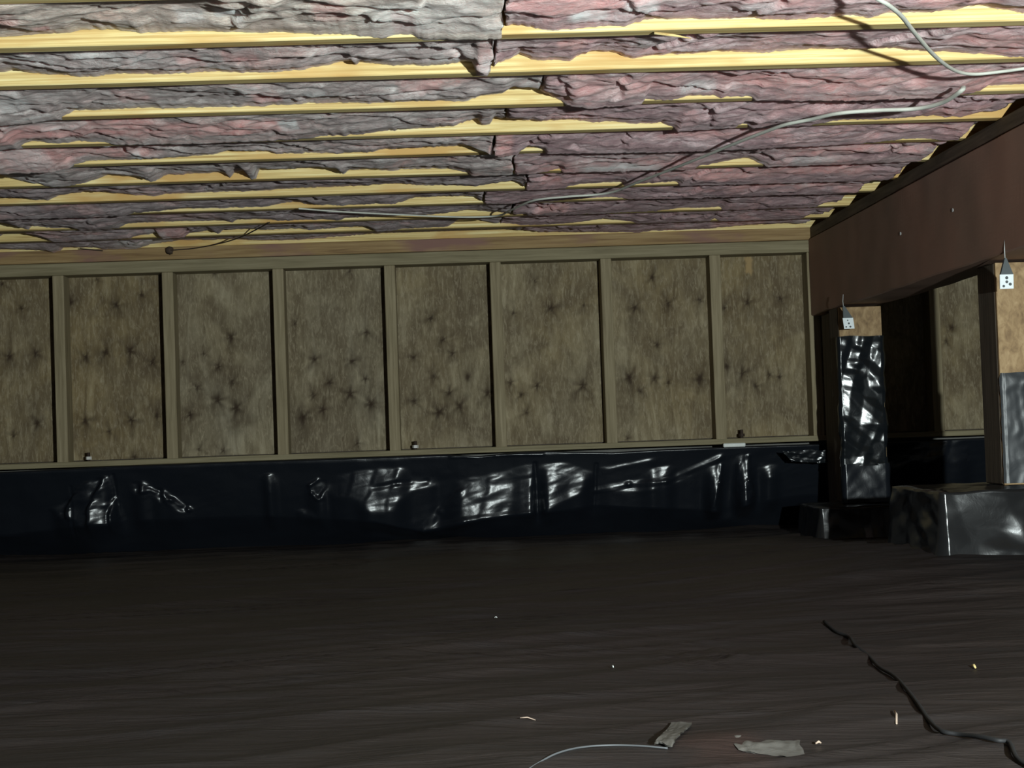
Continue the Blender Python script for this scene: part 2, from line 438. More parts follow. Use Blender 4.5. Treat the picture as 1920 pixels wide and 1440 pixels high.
# ------------------------------------------------------------------ fibreglass batts
# how much of each joist face shows below the wool (pixel height along the joist, below zero = wool hangs past it)
PROF = {
1: [(0,20),(60,21),(125,24),(160,30),(210,28),(260,21),(310,22),(400,21),(480,15),(530,17),(590,9),(640,9),(690,1),(720,-2),(745,4),(770,4),(785,-3),(850,-8),(938,-9),(946,16),(960,17),(1000,13),(1025,5),(1060,6),(1100,8),(1140,10),(1170,8),(1190,15),(1220,21),(1300,21),(1340,17),(1400,19),(1460,14),(1520,14),(1560,16),(1600,21),(1630,12),(1660,22),(1700,21),(1790,24),(1830,33),(1870,25),(1920,15)],
2: [(0,26),(30,30),(60,22),(110,19),(150,13),(180,13),(220,17),(300,14),(390,16),(480,12),(560,14),(600,20),(640,28),(660,29),(668,20),(676,28),(700,24),(740,19),(830,17),(880,23),(888,20),(895,-3),(918,-4),(928,10),(935,19),(960,26),(975,34),(1000,22),(1070,19),(1085,27),(1110,36),(1150,33),(1175,22),(1190,19),(1215,24),(1290,26),(1370,30),(1400,27),(1440,24),(1480,28),(1550,28),(1620,25),(1670,27),(1700,22),(1750,18),(1800,15),(1850,8),(1920,1)],
3: [(0,-14),(60,-10),(110,-3),(120,1),(140,12),(200,11),(260,14),(320,10),(400,11),(480,9),(580,12),(660,12),(700,9),(750,11),(840,11),(850,7),(880,11),(905,19),(940,22),(952,28),(960,34),(990,34),(1020,22),(1050,6),(1062,-4),(1100,-12),(1200,-8),(1210,3),(1250,0),(1275,2),(1290,8),(1340,7),(1350,1),(1360,3),(1410,3),(1415,-6),(1600,-12),(1780,-10),(1810,-4),(1836,1),(1850,10),(1900,12),(1960,12)],
4: [(0,-6),(35,-5),(40,1),(60,10),(90,5),(110,2),(160,6),(200,1),(215,-3),(350,-6),(560,-3),(600,2),(680,4),(720,9),(760,11),(850,15),(880,24),(895,28),(902,14),(918,15),(925,28),(960,25),(1010,19),(1080,20),(1110,14),(1150,15),(1180,9),(1240,9),(1262,1),(1270,-8),(1380,-4),(1385,4),(1400,3),(1410,-6),(1520,-4),(1560,3),(1590,4),(1640,5),(1700,6),(1750,8),(1775,4),(1800,4),(1830,12),(1860,13),(1890,20),(1930,20)],
5: [(0,-14),(100,-14),(130,-8),(140,1),(175,6),(250,5),(340,8),(400,12),(430,18),(480,15),(510,13),(520,10),(600,9),(630,7),(700,7),(720,12),(800,13),(880,15),(912,4),(917,0),(925,-10),(970,-6),(975,1),(990,11),(1020,3),(1025,-6),(1300,-10),(1600,-5),(1690,2),(1700,3),(1750,2),(1760,-2),(1800,-2),(1815,1),(1860,4)],
6: [(0,25),(10,20),(50,8),(90,0),(100,-3),(130,-1),(160,3),(190,12),(205,18),(260,11),(275,6),(283,2),(292,3),(310,13),(420,15),(432,4),(440,14),(460,17),(470,0),(482,2),(487,20),(540,17),(595,20),(630,17),(645,4),(655,13),(690,14),(740,8),(755,11),(840,10),(870,3),(880,0),(885,-6),(1000,-6),(1035,1),(1050,5),(1055,-5),(1300,-6),(1310,1),(1390,13),(1400,14),(1430,1),(1440,-5),(1720,-3),(1735,11),(1770,11)],
7: [(0,14),(60,8),(90,4),(110,13),(170,20),(200,16),(230,12),(290,6),(310,10),(400,11),(480,10),(540,13),(600,14),(690,15),(740,17),(800,11),(850,10),(890,7),(930,12),(960,16),(975,12),(985,0),(990,-5),(1060,-2),(1065,1),(1100,7),(1165,7),(1170,-1),(1190,2),(1270,5),(1275,-5),(1700,-5)],
8: [(0,-6),(230,-6),(250,0),(300,2),(350,6),(410,4),(480,5),(490,3),(550,12),(590,5),(640,2),(700,4),(740,2),(780,13),(850,14),(890,12),(905,0),(910,-4),(1000,-4),(1090,2),(1150,3),(1170,0),(1180,-4),(1700,-4)],
9: [(0,15),(15,14),(45,3),(55,0),(60,8),(90,3),(140,1),(150,-4),(220,-2),(240,7),(340,8),(420,7),(435,2),(445,7),(480,8),(530,3),(560,4),(640,1),(650,5),(700,6),(800,6),(850,9),(880,13),(920,8),(960,3),(985,2),(990,-3),(1230,0),(1270,4),(1350,4),(1355,-3),(1530,-2),(1545,6),(1600,6)],
10: [(0,10),(10,16),(60,16),(75,6),(95,0),(100,-4),(245,-1),(250,2),(300,8),(305,-4),(345,-2),(355,6),(400,10),(410,2),(420,10),(470,10),(500,7),(560,8),(580,4),(640,8),(690,8),(705,-2),(730,-2),(760,2),(840,3),(860,16),(890,16),(930,7),(960,5),(975,2),(990,1),(1060,2),(1130,9),(1180,3),(1195,-2),(1330,-2),(1340,4),(1350,-3),(1500,-3),(1520,5),(1580,5)],
11: [(0,6),(50,4),(90,0),(100,-3),(115,0),(120,6),(180,4),(190,1),(250,-2),(285,7),(340,12),(440,11),(480,8),(560,6),(640,10),(700,14),(960,16),(1000,10),(1010,6),(1100,5),(1170,2),(1190,-1),(1220,3),(1290,3),(1330,4),(1380,8),(1510,10),(1580,10)],
}
SEAM = {1: 944, 2: 925, 3: 1010, 4: 945, 5: 925, 6: 960, 7: 985, 8: 905, 9: 960, 10: 940, 11: 980}
XEND = {1: 1.327, 2: 1.327, 3: 1.325, 4: 1.322, 5: 1.322, 6: 1.322, 7: 1.318, 8: 1.28, 9: 1.30, 10: 1.315, 11: 1.320}
ORD = ['', 'first', 'second', 'third', 'fourth', 'fifth', 'sixth', 'seventh', 'eighth', 'ninth', 'tenth', 'eleventh']
# clean pink wool showing through the dusty skin, and pale tufts: (bay, px from, px to, across from, across to, strength)
PINK = [(4,20,330,.25,.80,.9),(4,260,560,.30,.70,.9),(5,20,150,.3,.95,.8),(5,130,310,.25,.75,.85),(3,485,535,.35,.9,.8),(3,240,300,.4,.8,.4),(3,755,830,.3,.6,.7),
 (2,440,500,.3,.7,.7),(2,350,400,.3,.7,.4),(1,0,80,.3,.6,.5),(1,80,110,.7,.95,.7),(1,600,660,.3,.7,.5),(1,740,780,.5,.9,.5),(1,960,1120,.2,.6,.7),(1,1300,1500,.2,.5,.5),(1,1690,1800,.2,.7,.6),
 (2,1040,1090,.35,.6,.9),(2,895,925,.3,1.2,.6),(2,1740,1920,.3,.6,.7),(3,1060,1260,.2,.75,.5),(3,1320,1700,.3,.62,.85),(3,1780,1900,.6,1.0,.8),(4,1720,1830,.6,1.0,.8),(4,1420,1500,.3,.6,.3),
 (5,920,960,.2,1.1,.8),(5,1220,1440,.3,.6,.5),(5,1680,1800,.3,.6,.6),(6,1010,1300,.6,1.0,.45),(6,1450,1600,.25,.55,.7),(7,1240,1600,.25,.65,.75),(7,1010,1050,.3,.8,.6),(8,1350,1560,.2,.55,.7),(8,1560,1640,.3,.9,.4),
 (9,1000,1060,.3,.8,.7),(9,290,420,.2,.9,.3),(10,290,360,.3,1.1,.6),(10,20,200,.2,.7,.3),(11,1330,1420,.3,.9,.6),(8,100,200,.2,.7,.35)]
PALE = [(1,1060,1130,.55,.8,.9),(1,1160,1220,.5,.7,.7),(1,420,470,.4,.75,.8),(1,350,400,.5,.85,.5),(1,700,940,.2,.9,.45),(2,180,300,.2,.5,.5),(2,60,140,.3,.6,.4),(2,900,930,.5,1.1,.6),(3,580,620,.45,.8,.8),(3,0,90,.2,.6,.6),
 (3,440,520,.2,.45,.5),(4,535,570,.35,.65,.95),(4,30,200,.2,.45,.5),(5,30,110,.3,.9,.5),(6,1090,1230,.75,1.0,.8),(6,20,120,.3,.9,.35),(5,255,275,.6,.95,.8),(3,1270,1330,.6,.9,.6),(6,1480,1560,.7,.95,.5),(8,1440,1500,.2,.45,.7),(11,230,330,.4,1.0,.5),(10,280,320,.6,1.1,.5),(11,1480,1520,.5,1.,.5),(2,1180,1230,.3,.6,.4),(1,1370,1430,.5,.7,.5)]
def batt(i, x0, x1, mat, seed, left):
    yn = JY[i - 1] + JT + 0.002; yf = JY[i] - 0.002; W = yf - yn; d = JY[i]
    p = np.array(PROF[i], float)
    ux = np.array([px(u, hor(u) - F * ZJ / d, d)[0] for u in p[:, 0]]); av = p[:, 1] * d / F
    step = 0.0045 if i <= 5 else 0.006
    nx = int((x1 - x0) / step); nt = 54 if i <= 5 else 44
    X = np.linspace(x0, x1, nx); T = np.linspace(0, 1.15, nt)
    A = np.interp(X, ux, av) + 0.0030 * fbm(X * 38, np.full(nx, seed * 2.3), 3) + 0.0022 * fbm(X * 120, np.full(nx, seed * 1.1), 2)
    XX, TT = np.meshgrid(X, T, indexing='ij'); AA = A[:, None]
    S = sstep(0.001, -0.006, AA)                                     # where the wool hangs past the joist
    tc = np.minimum(TT, 1.0); Y = yn + tc * W + np.maximum(TT - 1, 0) * W * S
    yy = Y
    wx = XX + 0.05 * fbm(XX * 5 + seed, yy * 7, 2); wy = yy + 0.035 * fbm(XX * 6 - seed, yy * 6 + 4, 2)
    q = seed * 13.7
    big = 0.016 * fbm(wx * 2.6 + q, wy * 4.5, 3)
    g = wy * 6.5 + 2.4 * fbm(wx * 2.2 - q, wy * 3 + 3, 3) + seed; fr = g - np.floor(g)     # overlapping peeled layers
    ter = 0.0115 * (fr * sstep(1.0, 0.74, fr) - 0.3) * (0.55 + 0.9 * sstep(-0.4, 0.4, perlin(wx * 3 + q, np.floor(g) * 3.7)))
    g = wy * 19.0 + 2.6 * fbm(wx * 6 + q, wy * 7, 3) + wx * 2.5; fr = g - np.floor(g)
    rid = 0.0040 * (fr * sstep(1.0, 0.70, fr) - 0.3) * sstep(-0.5, 0.4, perlin(wx * 8 - q, wy * 9))
    rid2 = 0.0045 * ((1 - np.abs(perlin(wx * 9 - q, wy * 16 + wx * 7))) ** 3 - 0.35)
    fine = 0.0042 * fbm(XX * 22 + q, yy * 34, 4)
    tear = 0
    r = random.Random(seed)
    for k in range(2):
        cx = x0 + (x1 - x0) * r.random(); sl = r.uniform(-0.8, 0.8)
        dd = (XX - cx - sl * (tc - 0.5) * W) + 0.02 * perlin(yy * 25 + k, XX * 9)
        tear = tear - 0.014 * np.exp(-(dd / 0.006) ** 2) * sstep(0.05, 0.3, tc) * sstep(0.98, 0.7, tc) + 0.008 * sstep(0.06, 0.0, dd) * sstep(-0.01, 0, dd)
    H = big + rid + rid2 + ter + fine + tear + 0.004                 # positive = hangs lower
    env = sstep(0.0, 0.12, tc) * (1 - 0.86 * sstep(0.72, 1.0, tc))
    zn = 0.020 + 0.010 * fbm(X * 2 + q, np.full(nx, 3.0), 2)[:, None]
    zlin = zn * (1 - tc ** 1.6) + AA * tc ** 1.6
    los = (ZJ + AA) * (Y / d) - ZJ                                   # sight line to the joist face
    allow = np.maximum(zlin - los, 0.0012)
    down = np.maximum(H * env, 0); upw = np.minimum(H * env, 0)
    Z = ZJ + zlin - allow * np.tanh(down / allow) - upw * 0.9
    over = np.maximum(TT - 1, 0) / 0.15
    Z = Z + over * (-np.minimum(AA, 0)) * 0.85 * S + over * 0.002 * S
    # ragged, drooping ends
    e0 = sstep(0.09, 0.0, XX - x0); e1 = sstep(0.09, 0.0, x1 - XX)
    XX = XX + (e0 + e1) * 0.014 * fbm(tc * 3 + (seed % 40) * 3.3, XX * 0 + 0.5, 3)
    Z = Z - ((e0 + e1) * 0.006) * (0.5 + fbm(tc * 5, XX * 8 + seed, 2)) * sstep(0.02, 0.25, tc) * sstep(1.0, 0.8, tc)
    top = ZJ + 0.15
    V = np.stack([XX, Y, Z], -1)
    nearrow = np.stack([XX[:, 0], np.full(nx, yn), np.full(nx, top)], -1)[:, None]
    back = np.stack([XX[:, -1], np.full(nx, yf), np.maximum(Z[:, -1], ZJ) + 0.012], -1)[:, None]
    farrow = np.stack([XX[:, -1], np.full(nx, yf), np.full(nx, top)], -1)[:, None]
    V = np.concatenate([nearrow, V, back, farrow], 1); nv = V.shape[1]
    fc = grid_faces(nx, nv, True)
    c0 = V[0].mean(0); c1 = V[-1].mean(0)
    VV = np.concatenate([V.reshape(-1, 3), c0[None], c1[None]]); n0 = nx * nv
    j = np.arange(nv); j2 = (j + 1) % nv
    base = (nx - 1) * nv
    o = obj('insulation_batt', VV, np.concatenate([fc[:, ::-1]]), mat, smooth=True)
    # end caps as triangles
    import bmesh
    bm = bmesh.new(); bm.from_mesh(o.data); bm.verts.ensure_lookup_table()
    for k in range(nv):
        bm.faces.new((bm.verts[n0], bm.verts[k], bm.verts[(k + 1) % nv]))
        bm.faces.new((bm.verts[n0 + 1], bm.verts[base + (k + 1) % nv], bm.verts[base + k]))
    bmesh.ops.recalc_face_normals(bm, faces=bm.faces)
    bm.to_mesh(o.data); bm.free()
    o.data.polygons.foreach_set('use_smooth', np.ones(len(o.data.polygons), bool)); o.data.update()
    PK = np.zeros((nx, nv)); PL = np.zeros((nx, nv))
    tv = np.concatenate([[0], T, [1.2, 1.2]])[None, :]; Xg = X[:, None]
    wob = 0.5 * fbm(Xg * 7 + q, tv * 3.5, 3); wob2 = fbm(Xg * 16 - q, tv * 6, 3)
    for (tgt, lst) in ((PK, PINK), (PL, PALE)):
        for (ii, ua, ub, t0, t1, st_) in lst:
            if ii != i: continue
            xa, xb = [px(u, hor(u) - F * ZJ / d, d)[0] for u in (ua, ub)]
            ww = 0.12 * (xb - xa)
            m = sstep(xa - ww, xa + ww, Xg + wob * ww * 2) * sstep(xb + ww, xb - ww, Xg + wob * ww * 2) * sstep(t0 - 0.10, t0 + 0.10, tv + wob * 0.4) * sstep(t1 + 0.08, t1 - 0.08, tv + wob * 0.4)
            np.maximum(tgt, m * st_ * (0.85 + 0.5 * wob2), out=tgt)
    for nm, arr in (('pink', PK), ('pale', PL)):
        at = o.data.attributes.new(nm, 'FLOAT', 'POINT')
        at.data.foreach_set('value', np.concatenate([arr.ravel(), [0, 0]]).clip(0, 1).astype(np.float32))
    return o
LMAT = {1: 0, 2: 1, 3: 1, 4: 2, 5: 2, 6: 1, 7: 3, 8: 3, 9: 3, 10: 3, 11: 3}
RMAT = {1: 0, 2: 0, 3: 0, 4: 1, 5: 1, 6: 0, 7: 1, 8: 2, 9: 2, 10: 2, 11: 2}
LDESC = {0: 'beige-grey', 1: 'grey', 2: 'salmon and grey', 3: 'dusty grey-mauve'}
RDESC = {0: 'pink', 1: 'mauve-pink', 2: 'dull mauve'}
for i in range(1, 12):
    u = SEAM[i]; xs = px(u, hor(u) - F * ZJ / JY[i], JY[i])[0]
    where = 'bay from the top'
    o = batt(i, -2.35 if i > 4 else -1.8, xs - 0.0045, G_LEFT[LMAT[i]], i, True)
    tag(o, '%s fiberglass batt left of the seam, %s joist %s' % (LDESC[LMAT[i]], ORD[i], where), 'insulation', 'fiberglass batts between the joists')
    o = batt(i, xs + 0.0045, XEND[i], G_RIGHT[RMAT[i]], i + 40, False)
    tag(o, '%s fiberglass batt right of the seam, %s joist %s' % (RDESC[RMAT[i]], ORD[i], where), 'insulation', 'fiberglass batts between the joists')

# ------------------------------------------------------------------ far wall: plates, studs, plywood
wall = empty('wall_back', (0, WY, -0.092))
tag(wall, 'plywood pony wall with exposed studs at the far side', 'wall', kind='structure')
box('top_plate', XL, XR, WY, WY + 0.092, 0.664, ZJ, M_UPLATE, wall, 0.002)
box('top_plate', XL, XR, WY - 0.003, WY + 0.092, 0.617, 0.662, M_PLATE, wall, 0.002)
box('bottom_plate', XL, XR, WY - 0.002, WY + 0.094, -0.092, -0.072, M_PLATE, wall, 0.002)
stud_px = [107, 313, 521, 731, 930, 1138, 1343, 1526, 1752]
sx = [px(u, 845 - 0.036 * (u - 730), WY)[0] for u in stud_px]
xs_all = [sx[0] - 0.406 * k for k in (5, 4, 3, 2, 1)] + sx + [sx[-1] + 0.406 * k for k in (1, 2, 3)]
V, Fc = boxv(-0.0205, 0.0205, -0.0445, 0.0445, -0.3455, 0.3455, 0.002)
so = obj('stud', np.array(V) + np.array([xs_all[0] + 0.0205, WY + 0.0445, 0.2715]), Fc, M_STUD, wall, origin=(xs_all[0] + 0.0205, WY + 0.0445, 0.2715 + CZ)); fixn(so)
for x in xs_all[1:]:
    s2 = so.copy(); COL.objects.link(s2); s2.parent = wall
    s2.location = Vector((x + 0.0205, WY + 0.0445, 0.2715 + CZ)) - Vector(wall.location)
KN = [(40,578,5),(18,668,7),(67,663,6),(70,795,6),(3,532,4),(25,817,3),
 (133,567,5),(218,572,6),(266,553,5),(183,525,3),(162,670,6),(199,661,7),(244,658,7),(287,679,6),(160,788,6),(247,788,7),(294,780,5),(205,810,3),(252,857,4),(125,630,3),
 (433,633,6),(343,680,3),(410,687,5),(370,727,5),(435,717,5),(408,750,10),(443,765,10),(357,777,6),(373,842,3),(419,845,4),(402,512,3),(383,663,3),
 (590,673,6),(660,677,6),(687,623,6),(618,717,6),(685,710,5),(657,738,9),(695,758,10),(605,768,6),(568,783,9),(587,743,5),(553,607,3),(655,507,3),(670,832,4),
 (808,597,5),(830,637,5),(848,663,5),(775,670,5),(813,707,5),(877,707,6),(842,737,6),(823,773,9),(862,762,8),(777,753,6),(915,737,6),
 (1033,578,6),(1002,527,3),(963,587,3),(1093,723,8),(958,717,5),(1007,723,5),(977,740,4),(1095,573,3),(987,773,4),
 (1223,520,5),(1190,577,6),(1253,570,5),(1312,563,4),(1232,647,5),(1180,707,8),(1228,710,6),(1312,710,8),(1253,717,4),(1200,733,5),(1177,822,3),
 (1402,567,6),(1358,577,4),(1463,560,4),(1363,687,5),(1392,700,7),(1442,703,4),(1417,723,4),(1462,707,4),(1518,703,4),(1785,615,5),(1775,640,4)]
PY = WY + 0.0895
kn = [(px(u, v, PY), r) for u, v, r in KN]
edges = xs_all
for k in range(len(edges) - 1):
    xa, xb = edges[k] + 0.020, edges[k + 1] + 0.020
    n1 = max(10, int((xb - xa) / 0.0055)); n2 = 126
    X = np.linspace(xa, xb - 0.0015, n1); Z = np.linspace(-0.0690, 0.6165, n2)
    XX, ZZ = np.meshgrid(X, Z, indexing='ij')
    YY = PY + 0.0012 * fbm(XX * 6, ZZ * 4 + k, 2) + 0.0006
    front = np.stack([XX, YY, ZZ], -1).reshape(-1, 3); bk = front.copy(); bk[:, 1] = PY + 0.018
    fc = grid_faces(n1, n2)
    o = obj('plywood_panel', np.concatenate([front, bk]), np.concatenate([fc, fc[:, ::-1] + n1 * n2]), M_PLY, wall, smooth=True)
    KK = np.zeros_like(XX)
    r = np.random.RandomState(k)
    for (p, rad) in kn:
        if p[0] < xa - 0.05 or p[0] > xb + 0.05: continue
        dx, dz = XX - p[0], ZZ - p[2]; R = rad * 0.0034
        ang = np.arctan2(dz, dx); rr = np.hypot(dx * 1.25, dz * 0.85)
        star = 1 + 0.75 * perlin(ang * 1.6 + p[0] * 30, np.full_like(ang, p[2] * 20)) + 0.35 * np.cos(5 * ang + p[0] * 50)
        KK = np.maximum(KK, 0.97 * np.exp(-(rr / (R * 0.82 * star.clip(0.5, 2))) ** 2))
        KK = np.maximum(KK, 0.66 * np.exp(-(rr / (R * 1.7 * star.clip(0.4, 2))) ** 2) * (0.7 + 0.6 * fbm(XX * 40, ZZ * 30, 2)))
        KK = np.maximum(KK, 0.38 * np.exp(-(dx / (R * 0.4)) ** 2 - (dz / (R * 3.5)) ** 2))
    grey = float(np.clip({4: 0.1, 5: 0.05, 6: 0.75, 7: 0.8, 8: 0.5, 9: 0.4, 10: 0.3, 11: 0.25, 12: 0.2}.get(k, 0.4), 0, 1))
    G = np.clip(grey + 0.5 * fbm(XX * 4 + k, ZZ * 3, 3) + 0.25 * (0.2 - ZZ), 0, 1)
    Cc = np.zeros_like(XX)
    pc = px(1404, 497, PY)
    Cc = sstep(0.016, 0.010, np.abs(XX - pc[0] + 0.006 * perlin(ZZ * 60, XX * 20))) * sstep(0.036, 0.028, np.abs(ZZ - pc[2] + 0.01 * perlin(XX * 160, ZZ * 10))) * 0.9
    for nm, arr in (('knot', KK), ('grey', G), ('chip', Cc)):
        at = o.data.attributes.new(nm, 'FLOAT', 'POINT')
        at.data.foreach_set('value', np.concatenate([arr.ravel(), arr.ravel()]).astype(np.float32))
def anchor_bolt(u, v):
    p = px(u, v, WY + 0.03)
    e = []
    V, Fc = tubev([(p[0], WY + 0.032, -0.078), (p[0], WY + 0.032, -0.040)], 0.006, seg=10)
    bo = obj('anchor_bolt', V, Fc, M_RUST, wall, smooth=False); fixn(bo)
    a6 = [(p[0] + 0.011 * math.cos(t), WY + 0.032 + 0.011 * math.sin(t)) for t in np.arange(6) * math.pi / 3]
    V = [(x, y, -0.066) for x, y in a6] + [(x, y, -0.055) for x, y in a6]
    Fc = [[k, (k + 1) % 6, 6 + (k + 1) % 6, 6 + k] for k in range(6)] + [list(range(6)), list(range(6, 12))]
    nu = obj('nut', V, Fc, M_STEEL if u < 1000 else M_RUST, bo); fixn(nu)
for u, v in ((166, 857), (779, 838), (1391, 818)): anchor_bolt(u, v)
bb = box('light_block_backing', XL, XR, PY + 0.020, PY + 0.026, -0.0915, 0.70, M_DARKPOST, wall)  # added dark backing: keeps world light out of the gap under the panels
wf = box('wall_foundation', XL, XR, WY + 0.24, WY + 0.40, -0.50, 0.02, M_CONC)
tag(wf, 'concrete stem wall hidden behind the black sheeting under the plywood', 'wall', kind='structure')

# ------------------------------------------------------------------ black sheeting over the foundation
def poly_in(u, v, P):
    ins = np.zeros(u.shape, bool); n = len(P)
    for i in range(n):
        x1, y1 = P[i]; x2, y2 = P[(i + 1) % n]
        cnd = ((y1 > v) != (y2 > v)) & (u < (x2 - x1) * (v - y1) / (y2 - y1 + 1e-9) + x1)
        ins ^= cnd
    return ins
def blur(a, k, ax):
    s = 0
    for i in range(-k, k + 1): s = s + np.roll(a, i, ax)
    return s / (2 * k + 1)
def project(X, Y, Z):
    c = np.stack([X, Y, Z], -1) @ C2W
    return 960 + F * c[..., 0] / -c[..., 2], 720 - F * c[..., 1] / -c[..., 2]
LIP = [(-300, 1015), (0, 1005), (130, 988), (220, 979), (300, 974), (480, 967), (640, 974), (700, 978), (790, 999), (900, 974), (1010, 962), (1115, 948), (1230, 952), (1350, 958), (1420, 942), (1510, 928), (1700, 925), (2200, 905)]
TOPE = [(-300, 893), (0, 885), (150, 878), (300, 866), (480, 862), (640, 853), (780, 849), (900, 855), (1000, 845), (1150, 848), (1250, 842), (1350, 838), (1540, 832), (2200, 808)]
PATCH = [[(90,956),(130,930),(160,905),(200,893),(213,930),(223,982),(150,986)], [(245,905),(272,903),(278,925),(252,926)], [(272,915),(300,918),(335,940),(356,958),(340,962),(300,940)],
 [(575,925),(582,905),(600,900),(612,905),(606,940)], [(612,915),(640,888),(680,882),(755,877),(770,900),(808,895),(815,912),(760,928),(735,960),(690,964),(665,935),(618,930)],
 [(790,999),(830,955),(858,900),(915,890),(1004,868),(1006,962),(900,974)], [(1013,870),(1060,868),(1112,886),(1090,925),(1050,945),(1013,962)],
 [(1115,922),(1175,908),(1225,905),(1240,920),(1180,925)], [(1200,905),(1222,878),(1262,872),(1258,890),(1240,915)], [(1120,877),(1175,868),(1230,858),(1225,864),(1140,880)], [(1225,915),(1350,856),(1358,856),(1260,914)],
 [(1328,875),(1355,868),(1352,900),(1338,952),(1330,925)], [(1382,858),(1395,850),(1412,870),(1418,930),(1388,945)], [(1432,868),(1455,872),(1468,896),(1436,899)], [(495,890),(512,888),(508,922),(502,922)], [(560,958),(585,955),(590,968),(560,968)]]
nX = 1150; sX = np.linspace(XL, XR, nX)
base_u, _v = project(sX, np.full(nX, 5.89), np.full(nX, -0.22))
lipz = np.array([px(u, np.interp(u, *zip(*LIP)), 5.92)[2] for u in base_u])
topz = np.array([px(u, np.interp(u, *zip(*TOPE)), 5.893)[2] for u in base_u])
topz = np.clip(topz, -0.112, -0.0935)
nF = 64; rows = []
ledge = topz - 0.004
tt = np.linspace(0, 1, nF)
ZF = ledge[:, None] + (lipz - ledge)[:, None] * tt[None]
XF = np.repeat(sX[:, None], nF, 1)
YB = np.full_like(XF, 5.90)
U, Vv = project(XF, YB, ZF)
Mk = np.zeros_like(XF)
for P in PATCH: Mk = np.maximum(Mk, poly_in(U, Vv, P).astype(float))
far = (U < -40) | (U > 1560)
Mk = np.where(far, sstep(0.1, 0.3, fbm(XF * 2.5, ZF * 8, 3)), Mk)
c3, s3 = math.cos(0.30), math.sin(0.30)
Mk = Mk * (0.42 + 0.58 * sstep(-0.32, 0.06, fbm((XF * c3 + ZF * s3) * 5, (ZF * c3 - XF * s3) * 38, 3)))
Mk = blur(blur(Mk, 2, 0), 1, 1)
dz = np.abs(np.diff(ZF, axis=1, prepend=ZF[:, :1]))
slope = np.where(ZF > -0.110, 0.12, 0.38 * (1 - Mk) - 0.09 * Mk)
YF = 5.886 + np.cumsum(slope * dz, 1)
YF = blur(YF, 2, 0)
ca, sa = math.cos(0.33), math.sin(0.33)
fo = folds((XF * ca + ZF * sa) * 0.35, (ZF * ca - XF * sa) * 1.5, 21, 10, 6); fo2 = folds((XF * ca + ZF * sa) * 0.5, (ZF * ca - XF * sa) * 1.3, 33, 24, 5)
YF = YF + 0.0034 * (0.3 + 0.7 * Mk) * fo + 0.0010 * (0.05 + 0.95 * Mk) * fo2 + 0.006 * fbm(XF * 4, ZF * 6, 3)
sxl = (0.45 - XF) / 5.9
ph = XF / 0.085 - ZF * 4 + 0.5 * fbm(XF * 3, ZF * 5, 3); fp = ph - np.floor(ph)
YF = YF + Mk * np.where(XF < -0.45, sxl, 0.3 * sxl) * (fp * sstep(1.0, 0.8, fp) - 0.4) * 0.085
def ridge(P, w, h):
    global YF
    for (a, b) in zip(P[:-1], P[1:]):
        ax, ay = a; bx, by = b; L2 = (bx - ax) ** 2 + (by - ay) ** 2
        t = np.clip(((U - ax) * (bx - ax) + (Vv - ay) * (by - ay)) / L2, 0, 1)
        dd = np.hypot(U - ax - t * (bx - ax), Vv - ay - t * (by - ay))
        YF -= h * np.maximum(0, 1 - dd / w)
ridge([(792, 997), (825, 960), (862, 925)], 9, 0.005)
ridge([(795, 998), (870, 978), (1000, 960)], 9, 0.004)
ridge([(1117, 921), (1180, 908), (1250, 903), (1352, 857)], 8, 0.005)
ridge([(845, 857), (930, 853), (1018, 852)], 4, 0.004)
ridge([(1353, 872), (1350, 905), (1338, 950)], 5, 0.006)
ridge([(1385, 870), (1383, 920), (1390, 942)], 4, 0.005); ridge([(1403, 855), (1404, 900), (1415, 930)], 5, 0.006)
ridge([(280, 918), (320, 938), (352, 958)], 6, 0.005)
ridge([(700, 915), (745, 906), (800, 902)], 7, -0.004); ridge([(583, 925), (580, 910), (595, 900)], 5, 0.006); ridge([(583, 925), (595, 938)], 5, 0.006)
ridge([(1003, 868), (1008, 962)], 3, -0.008); ridge([(1118, 870), (1116, 950)], 3, -0.006); ridge([(212, 890), (221, 978)], 3, -0.006)
ridge([(130, 912), (133, 990)], 2.5, -0.005)
R0 = np.stack([sX, np.full(nX, 5.8955), topz], -1)[:, None]
face = np.stack([XF, YF, ZF], -1)
nB = 14; tb = np.linspace(0, 1, nB + 1)[1:]
YL = YF[:, -1:]; ZL = ZF[:, -1:]
YLs = blur(blur(YL, 10, 0), 10, 0)
yb = YL * (1 - np.minimum(1, tb * 2.5)) + YLs * np.minimum(1, tb * 2.5) + 0.13 * tb; zb = ZL + (-0.44 - ZL) * tb + 0.003 * fbm(sX[:, None] * 8, tb * 3, 2)
bot = np.stack([np.repeat(sX[:, None], nB, 1), yb, zb], -1)
SV = np.concatenate([R0, face, bot], 1)
sh = obj('plastic_sheet', SV.reshape(-1, 3), grid_faces(nX, SV.shape[1])[:, ::-1], M_PLASTIC, smooth=True)
tag(sh, 'glossy black plastic sheeting draped along the foundation below the plywood wall', 'plastic sheet')
